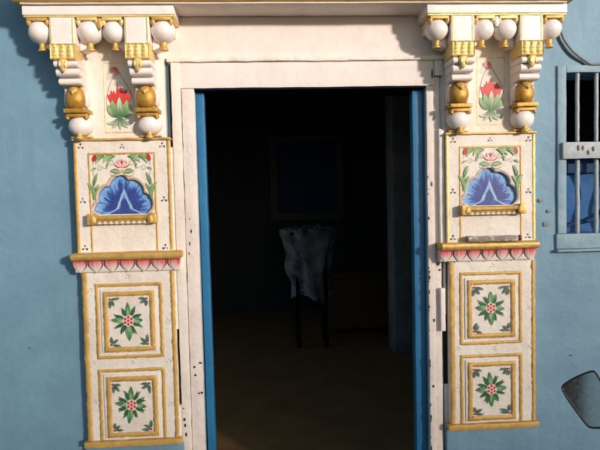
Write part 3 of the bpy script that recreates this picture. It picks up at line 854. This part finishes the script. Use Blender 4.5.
        def lf(r0, a, L, W, c0, c1, be=0, off=0):
            a = math.radians(a+rot+RR.uniform(-5, 5)); L *= RR.uniform(.86, 1.12)
            B.leaf(r0*math.cos(a+off), r0*math.sin(a+off), math.degrees(a)+be*-.35, L, W*RR.uniform(.85, 1.15), c0, c1, be, (.008, .04, .022), .0006, streak=1.3, power=.7)
        for a in (45, 135, 225, 315):
            for da in (-17, 17): lf(.022, a+da, .042, .0130, G3, G2, -da*1.5)
        for a, L in ((90, .057), (270, .057), (0, .045), (180, .045)):
            for da in (-24, 24): lf(.021, a+da*1.1, .039, .0125, G3, G1, -da*1.6)
            lf(.019, a, L, .0225, G2, G1)
            lf(.022, a, L*.55, .0055, (.45, .58, .36), G2)
        B.disc(0, 0, .0225, (.74, .36, .32), (.80, .60, .52), 18)
        for k in range(6):
            a = k*PI/3+.5; B.disc(.0145*math.cos(a), .0145*math.sin(a), .0052, (.42, .01, .018), n=9)
        B.disc(0, 0, .0050, (.45, .012, .02), n=9)
        hu, hv = .072, (iz1-iz0)/2-.030
        for su in (-1, 1):
            for sv in (-1, 1):
                zc = (iz0+iz1)/2-fc_z
                u0, v0 = su*hu+.003, sv*hv+zc
                inward = math.degrees(math.atan2(-sv, -su))
                for da in (-46, 0, 46): B.leaf(u0+.006*math.cos(math.radians(inward+da)), v0+.006*math.sin(math.radians(inward+da)), inward+da+R.uniform(-12, 12), .031*R.uniform(.75, 1.15), .0105, (.02, .09, .07), (.10, .20, .14), R.uniform(-25, 25), (.01, .03, .03), .0005, streak=1.1)
                B.disc(u0, v0, .0048, (.42, .012, .02), n=9)
        B.build('painted_flower', fr)
    return root

pilaster(-1, -.7510, -.7930, -.7655, 'carved cream and gold pilaster on the left of the doorway, its lower ledge bare')
pilaster(1, .7400, .7310, .7385, 'carved pilaster between the doorway and barred window, a wood strip lying on its ledge')

# weathered strip of wood on the right ledge
bm = NB(); box(bm, .628, .838, -.090, -.060, 1.3085, 1.3310, .003, cut=.012); jitter(bm, .0022, 25, 3)
for v in bm.verts: v.co.z += (v.co.x-.628)*-.0
ws = link('wood_strip', bm, TWIG, origin=(.73, -.075, 1.308), smooth=40, label='short weathered grey strip of wood lying on the gold ledge of the right pilaster', cat='wood strip')
bm = NB(); lathe(bm, .848, -.075, 1.3083, [(0, 0), (.008, .001), (.010, .010), (.008, .021), (0, .024)], 12)
link('dark_knob', bm, flat('dark_red_wax', (.10, .02, .015)), ws, smooth=True)

# ------------------------------------------------------------------ barred window on the right
win = empty('barred_window', (1.32, 0, 1.26), 'pale blue framed window with white iron bars at the right edge of the blue wall', 'window')
def wb(name, a, mat, y0=-.018, y1=.06, parent=win, bev=.003, lab=None):
    bm = NB(); box(bm, a[0], a[1], y0, y1, a[2], a[3], bev, cut=.04); jitter(bm, .0014, 12, a[0]*7)
    return link(name, bm, mat, parent, smooth=40, label=lab)
wb('frame', (1.046, 1.0835, 1.3265, 2.034), WINBLUE, -.010, .0015)
wb('frame', (1.556, 1.594, 1.3265, 2.034), WINBLUE, -.010, .0015)
wb('frame', (1.084, 1.5555, 2.004, 2.034), WINBLUE, -.010, .0015)
wb('sill', (1.040, 1.60, 1.262, 1.3255), WINBLUE, -.012, .0015)
wb('sill_lip', (1.036, 1.605, 1.250, 1.2610), WINBLUE, -.030, .0015)
wb('cross_rail', (1.0605, 1.57, 1.642, 1.712), BAR, -.026, -.0115)
for x in (1.139, 1.222, 1.305, 1.388, 1.471, 1.53):
    for z0, z1, r in ((1.713, 2.008, .0085), (1.322, 1.641, .0095)):
        bm = NB(); n = 22
        tube(bm, [(x+.0015*noise.noise(Vector((x*9, z0, k*.3))), .006, z0+(z1-z0)*k/n) for k in range(n+1)], lambda t: r*(1+.06*noise.noise(Vector((t*14, x*9, z0)))), 10)
        link('bar', bm, BAR, win, smooth=True)
for x in (1.125, 1.145, 1.168, 1.19, 1.26, 1.30):
    bm = NB(); blob(bm, x, 1.68+.012*math.sin(x*90), .005, -.0285, x*50, 2.2, 9); link('rust_spot', bm, flat('rust', (.16, .08, .04)), win)
# upper dark pane, lower shutter of blue cloth
bm = NB(); box(bm, 1.081, 1.559, .12, .126, 1.66, 2.004, 0)
pg, ntp, bp_ = new_mat('night_glass'); bp_.inputs['Base Color'].default_value = (.006, .007, .009, 1); bp_.inputs['Roughness'].default_value = .35
nn_ = nz(ntp, 20, 4); bump(ntp, bp_, [(nn_, .1, .01)])
bm.free()
bm = NB(); g = {}
for i in range(49):
    for j in range(41):
        x = 1.0815+.477*i/48; z = 1.327+.335*j/40
        g[i, j] = bm.verts.new((x, .075+.010*noise.noise(Vector((x*9+z*5, z*3, 2)))+.010*math.sin((x*.6-z)*26), z))
for i in range(48):
    for j in range(40): bm.faces.new((g[i, j], g[i+1, j], g[i+1, j+1], g[i, j+1]))
cl = link('curtain', bm, CLOTHB, origin=(1.32, .08, 1.327), smooth=True, label='bright blue cloth hung behind the lower bars of the window', cat='curtain')
bm = NB(); box(bm, 1.0815, 1.558, .046, .058, 1.585, 1.66, .003, cut=.03); jitter(bm, .003, 14)
link('navy_hem', bm, CLOTHN, cl, smooth=40)
bm = NB()
tube(bm, [(1.082+.45*t, .056-.006*math.sin(t*3), 1.340+.16*t**1.1+.006*math.sin(t*14)) for t in [k/20 for k in range(21)]], lambda t: .006+.004*math.sin(t*PI), 8)
link('fold', bm, CLOTHN, cl, smooth=True)

# ------------------------------------------------------------------ cables
for pts, r, m_, lab, nm in (
    ([(1.0, -.020, 2.36), (1.030, -.020, 2.25), (1.054, -.016, 2.185), (1.071, -.014, 2.14), (1.109, -.014, 2.091), (1.160, -.012, 2.054), (1.216, -.012, 2.036), (1.40, -.012, 2.075), (1.70, -.012, 2.16), (2.2, -.010, 2.2)], .0052, CABLE,
     'thicker light grey electric cable sagging along the blue wall above the window', 'cable'),
    ([(.99, -.012, 2.36), (1.018, -.012, 2.25), (1.041, -.010, 2.185), (1.060, -.008, 2.135), (1.098, -.008, 2.082), (1.150, -.007, 2.049), (1.205, -.007, 2.028), (1.40, -.007, 2.062), (1.70, -.007, 2.15), (2.2, -.006, 2.19)], .0034, CABLED,
     'thin dark electric cable sagging just under the light grey one', 'cable')):
    bm = NB(); tube(bm, smooth_pts(pts, 8), r, 8)
    o = link(nm, bm, m_, origin=(1.1, -.01, 2.1), smooth=True, label=lab, cat='cable'); o['group'] = 'cables on the blue wall'
bm = NB(); tube(bm, [(1.148, -.012, 2.012+.024), (1.25, -.012, 2.040)], .003, 6)
bm.free()

# ------------------------------------------------------------------ parked motorcycle, only its mirror reaches into the picture
MY = -1.06
moto = empty('parked_motorcycle', (.95, -1.25, 0), 'motorcycle at bottom right, only its thin rimmed mirror showing before the blue wall', 'motorcycle')
cen = Vector((.592, MY, 1.012))
rim_xy = [(.4975, 1.040), (.503, 1.053), (.535, 1.070), (.566, 1.080), (.578, 1.075), (.600, 1.040), (.640, .985), (.648, .965), (.640, .950), (.600, .945), (.567, .946), (.553, .957), (.535, .981), (.512, 1.014)]
loopp = []
P_ = [Vector((a, b_, 0)) for a, b_ in rim_xy]
for i in range(len(P_)):
    a, b_, c, d = P_[i-1], P_[i], P_[(i+1) % len(P_)], P_[(i+2) % len(P_)]
    for k in range(5):
        t = k/5; loopp.append(.5*((2*b_)+(c-a)*t+(2*a-5*b_+4*c-d)*t*t+(3*b_-a-3*c+d)*t**3))
Rm = Matrix.Rotation(math.radians(-31), 4, 'Z') @ Matrix.Rotation(math.radians(-10), 4, 'X')
mnor = Rm @ Vector((0, -1, 0)); eye = Vector((-.18067, -2.31523, 1.5))
def mp(x, z, dy):
    d = Vector((x, MY, z))-eye; t = (cen-eye).dot(mnor)/d.dot(mnor)
    return eye+d*t-mnor*dy
bm = NB(); n = len(loopp)
ring = [bm.verts.new(mp(p.x, p.y, 0)) for p in loopp]; bm.faces.new(ring)
link('mirror_glass', bm, MIRROR, moto)
bm = NB(); tube(bm, [mp(p.x, p.y, -.001) for p in loopp]+[mp(loopp[0].x, loopp[0].y, -.001)], .0023, 8, cap=False)
mh = link('mirror_rim', bm, BLACKP, moto, smooth=True)
bm = NB(); rows = []
for s_, dy in ((1, .001), (1, .010), (.86, .022), (.5, .030), (.0, .032)):
    rows.append([bm.verts.new(mp(cen.x+(p.x-cen.x)*s_, cen.z+(p.y-cen.z)*s_, dy)) for p in loopp] if s_ else [bm.verts.new(mp(cen.x, cen.z, dy))])
for a, b_ in zip(rows, rows[1:]):
    for k in range(n):
        if len(b_) > 1: bm.faces.new((a[k], a[(k+1) % n], b_[(k+1) % n], b_[k]))
        else: bm.faces.new((a[k], a[(k+1) % n], b_[0]))
link('mirror_shell', bm, BLACKP, mh, smooth=True)
bm = NB(); tube(bm, smooth_pts([mp(.635, .96, .02), (.70, MY+.03, .93), (.78, MY+.0, .90), (.80, MY-.06, .80)], 8), .006, 8); link('mirror_stem', bm, BLACKP, moto, smooth=True)
bm = NB(); tube(bm, smooth_pts([(.62, MY-.16, .78), (.80, MY-.06, .79), (.98, MY-.12, .80), (1.10, MY-.26, .82), (1.22, MY-.40, .80), (1.30, MY-.56, .79), (1.28, MY-.72, .78)], 6), .011, 10); hb = link('handlebar', bm, CHROME, moto, smooth=True)
for a, b_ in (((.60, MY-.17, .779), (.715, MY-.105, .785)), ((1.288, MY-.60, .786), (1.278, MY-.735, .779))):
    bm = NB(); tube(bm, [a, b_], .017, 12); link('grip', bm, RUBBER, hb, smooth=True)
hd = Vector((.78, .62, 0)).normalized()  # forward direction of the motorcycle
fw = Vector((1.10, MY-.27, 0))
for s in (-1, 1):
    sdv = Vector((-hd.y, hd.x, 0))*s*.07
    bm = NB(); tube(bm, [fw+sdv+Vector((0, 0, .80)), fw+hd*.22+sdv+Vector((0, 0, .30))], .016, 10); link('fork', bm, CHROME, moto, smooth=True)
def wheel(c, name):
    bm = NB(); sdv = Vector((-hd.y, hd.x, 0)); N1 = 40
    prev = None
    pts = [c+hd*math.cos(2*PI*k/N1)*.25+Vector((0, 0, math.sin(2*PI*k/N1)*.25)) for k in range(N1+1)]
    tube(bm, pts, .045, 12, cap=False); w = link(name, bm, RUBBER, moto, smooth=True)
    bm = NB(); tube(bm, [c-sdv*.04, c+sdv*.04], .05, 14)
    for k in range(6):
        a = 2*PI*k/6; tube(bm, [c, c+hd*math.cos(a)*.215+Vector((0, 0, math.sin(a)*.215))], .010, 6)
    link('rim', bm, CHROME, w, smooth=True)
wheel(fw+hd*.22+Vector((0, 0, .296)), 'front_wheel'); wheel(fw-hd*1.02+Vector((0, 0, .296)), 'rear_wheel')
bm = NB(); lathe(bm, 0, 0, 0, [(0, 0), (.05, .02), (.075, .06), (.08, .09), (0, .10)], 20)
Mh = Matrix.Translation(fw+hd*.02+Vector((0, 0, .72))) @ hd.to_track_quat('Z', 'Y').to_matrix().to_4x4(); bmesh.ops.transform(bm, matrix=Mh, verts=bm.verts)
link('headlight', bm, CHROME, moto, smooth=True)
bm = NB(); pr = [(-.12, .66, .03), (-.22, .74, .10), (-.38, .73, .12), (-.52, .64, .09), (-.58, .62, .06)]
tube(bm, smooth_pts([fw+hd*a+Vector((0, 0, b_)) for a, b_, c in pr], 6), lambda t: .05+.07*math.sin(PI*min(1, t*1.05)), 16); link('fuel_tank', bm, RED, moto, smooth=True)
bm = NB(); tube(bm, smooth_pts([fw-hd*.52+Vector((0, 0, .66)), fw-hd*.75+Vector((0, 0, .67)), fw-hd*1.15+Vector((0, 0, .74))], 6), lambda t: .085-.02*t, 14); link('seat', bm, BLACKP, moto, smooth=True)
bm = NB(); tube(bm, smooth_pts([fw-hd*.20+Vector((0, 0, .55)), fw-hd*.32+Vector((0, 0, .25)), fw-hd*.62+Vector((0, 0, .22)), fw-hd*1.02+Vector((0, 0, .30))], 6), .035, 10)
tube(bm, [fw-hd*.45+Vector((0, 0, .22)), fw-hd*.45+Vector((0, 0, .50))], .09, 14); tube(bm, [fw+Vector((0, 0, .72)), fw-hd*.25+Vector((0, 0, .60))], .03, 8); tube(bm, [fw-hd*.62+Vector((0, 0, .22)), fw-hd*.80+Vector((0, 0, .62))], .025, 8)
link('engine', bm, BLACKP, moto, smooth=True)

# ------------------------------------------------------------------ house added across the lane, unseen (behind the viewer; what the mirror sees and what shades the lower wall)
opp = empty('added_opposite_house', (-2.5, -5.6, 0), 'plain grey blue house added across the lane to fill the mirror and block sky', 'house')
bm = NB(); box(bm, -9, .4, -7.0, -6.0, 0, 3.0, .01); link('wall', bm, OPP, opp)
bm = NB(); box(bm, -9.2, .55, -7.1, -5.8, 3.001, 3.15, .01); link('roof', bm, OPP, opp)
bm = NB(); box(bm, -3.4, -2.52, -5.999, -5.96, 0, 2.0, .01); link('door', bm, DKWOOD, opp)  # added door, placed so the mirror catches a brown wedge

far = Vector((math.sin(AZ), -math.cos(AZ), 0)); side_ = Vector((math.cos(AZ), math.sin(AZ), 0))
blkh = empty('unseen_shading_block', far*52, 'plain block added far outside the picture to shade the lower wall', 'building')  # added unseen block; its soft shadow dims the lower wall
H = .62+50*math.tan(EL)
for nm, a, b_, z0, z1, mt in (('wall', 50, 58, 0, H-.25, OPP), ('parapet', 49.9, 58.1, H-.249, H, WINBLUE)):
    t_ = NB(); box(t_, -16, 16, a, b_, z0, z1, .02)
    for v in t_.verts: v.co = side_*v.co.x+far*v.co.y+Vector((0, 0, v.co.z))
    link(nm, t_, mt, blkh)
# ------------------------------------------------------------------ camera, light
cam = bpy.data.cameras.new('camera'); co = bpy.data.objects.new('camera', cam); COL.objects.link(co)
r_ = Vector((.99806328, -.05772818, -.02317648)); u_ = Vector((.02579527, .04503993, .9986521)); w_ = Vector((.0566065, .99731583, -.04644181))
M = Matrix(((r_.x, u_.x, -w_.x, -.18067), (r_.y, u_.y, -w_.y, -2.31523), (r_.z, u_.z, -w_.z, 1.5), (0, 0, 0, 1)))
co.matrix_world = M
cam.sensor_width = 36; cam.lens = 36*560/600; cam.clip_end = 500; cam.clip_start = .05
S.camera = co

to_sun = Vector((math.sin(AZ)*math.cos(EL), -math.cos(AZ)*math.cos(EL), math.sin(EL)))
sl = bpy.data.lights.new('sun', 'SUN'); sl.energy = 3.1; sl.angle = math.radians(4); sl.color = (1, .89, .82)
so = bpy.data.objects.new('sun', sl); COL.objects.link(so); so.location = to_sun*20
so.rotation_euler = to_sun.to_track_quat('Z', 'Y').to_euler()
W = bpy.data.worlds.new('World'); S.world = W; W.use_nodes = True
nt = W.node_tree; bg = nt.nodes['Background']
sk = nt.nodes.new('ShaderNodeTexSky'); sk.sky_type = 'NISHITA'; sk.sun_disc = False
sk.sun_elevation = EL; sk.sun_rotation = math.atan2(to_sun.x, to_sun.y)
nt.links.new(sk.outputs[0], bg.inputs[0]); bg.inputs[1].default_value = .15
S.view_settings.view_transform = 'Standard'; S.view_settings.look = 'None'; S.view_settings.exposure = .36; S.view_settings.gamma = 1
S.view_settings.use_curve_mapping = False
S.render.engine = 'CYCLES'
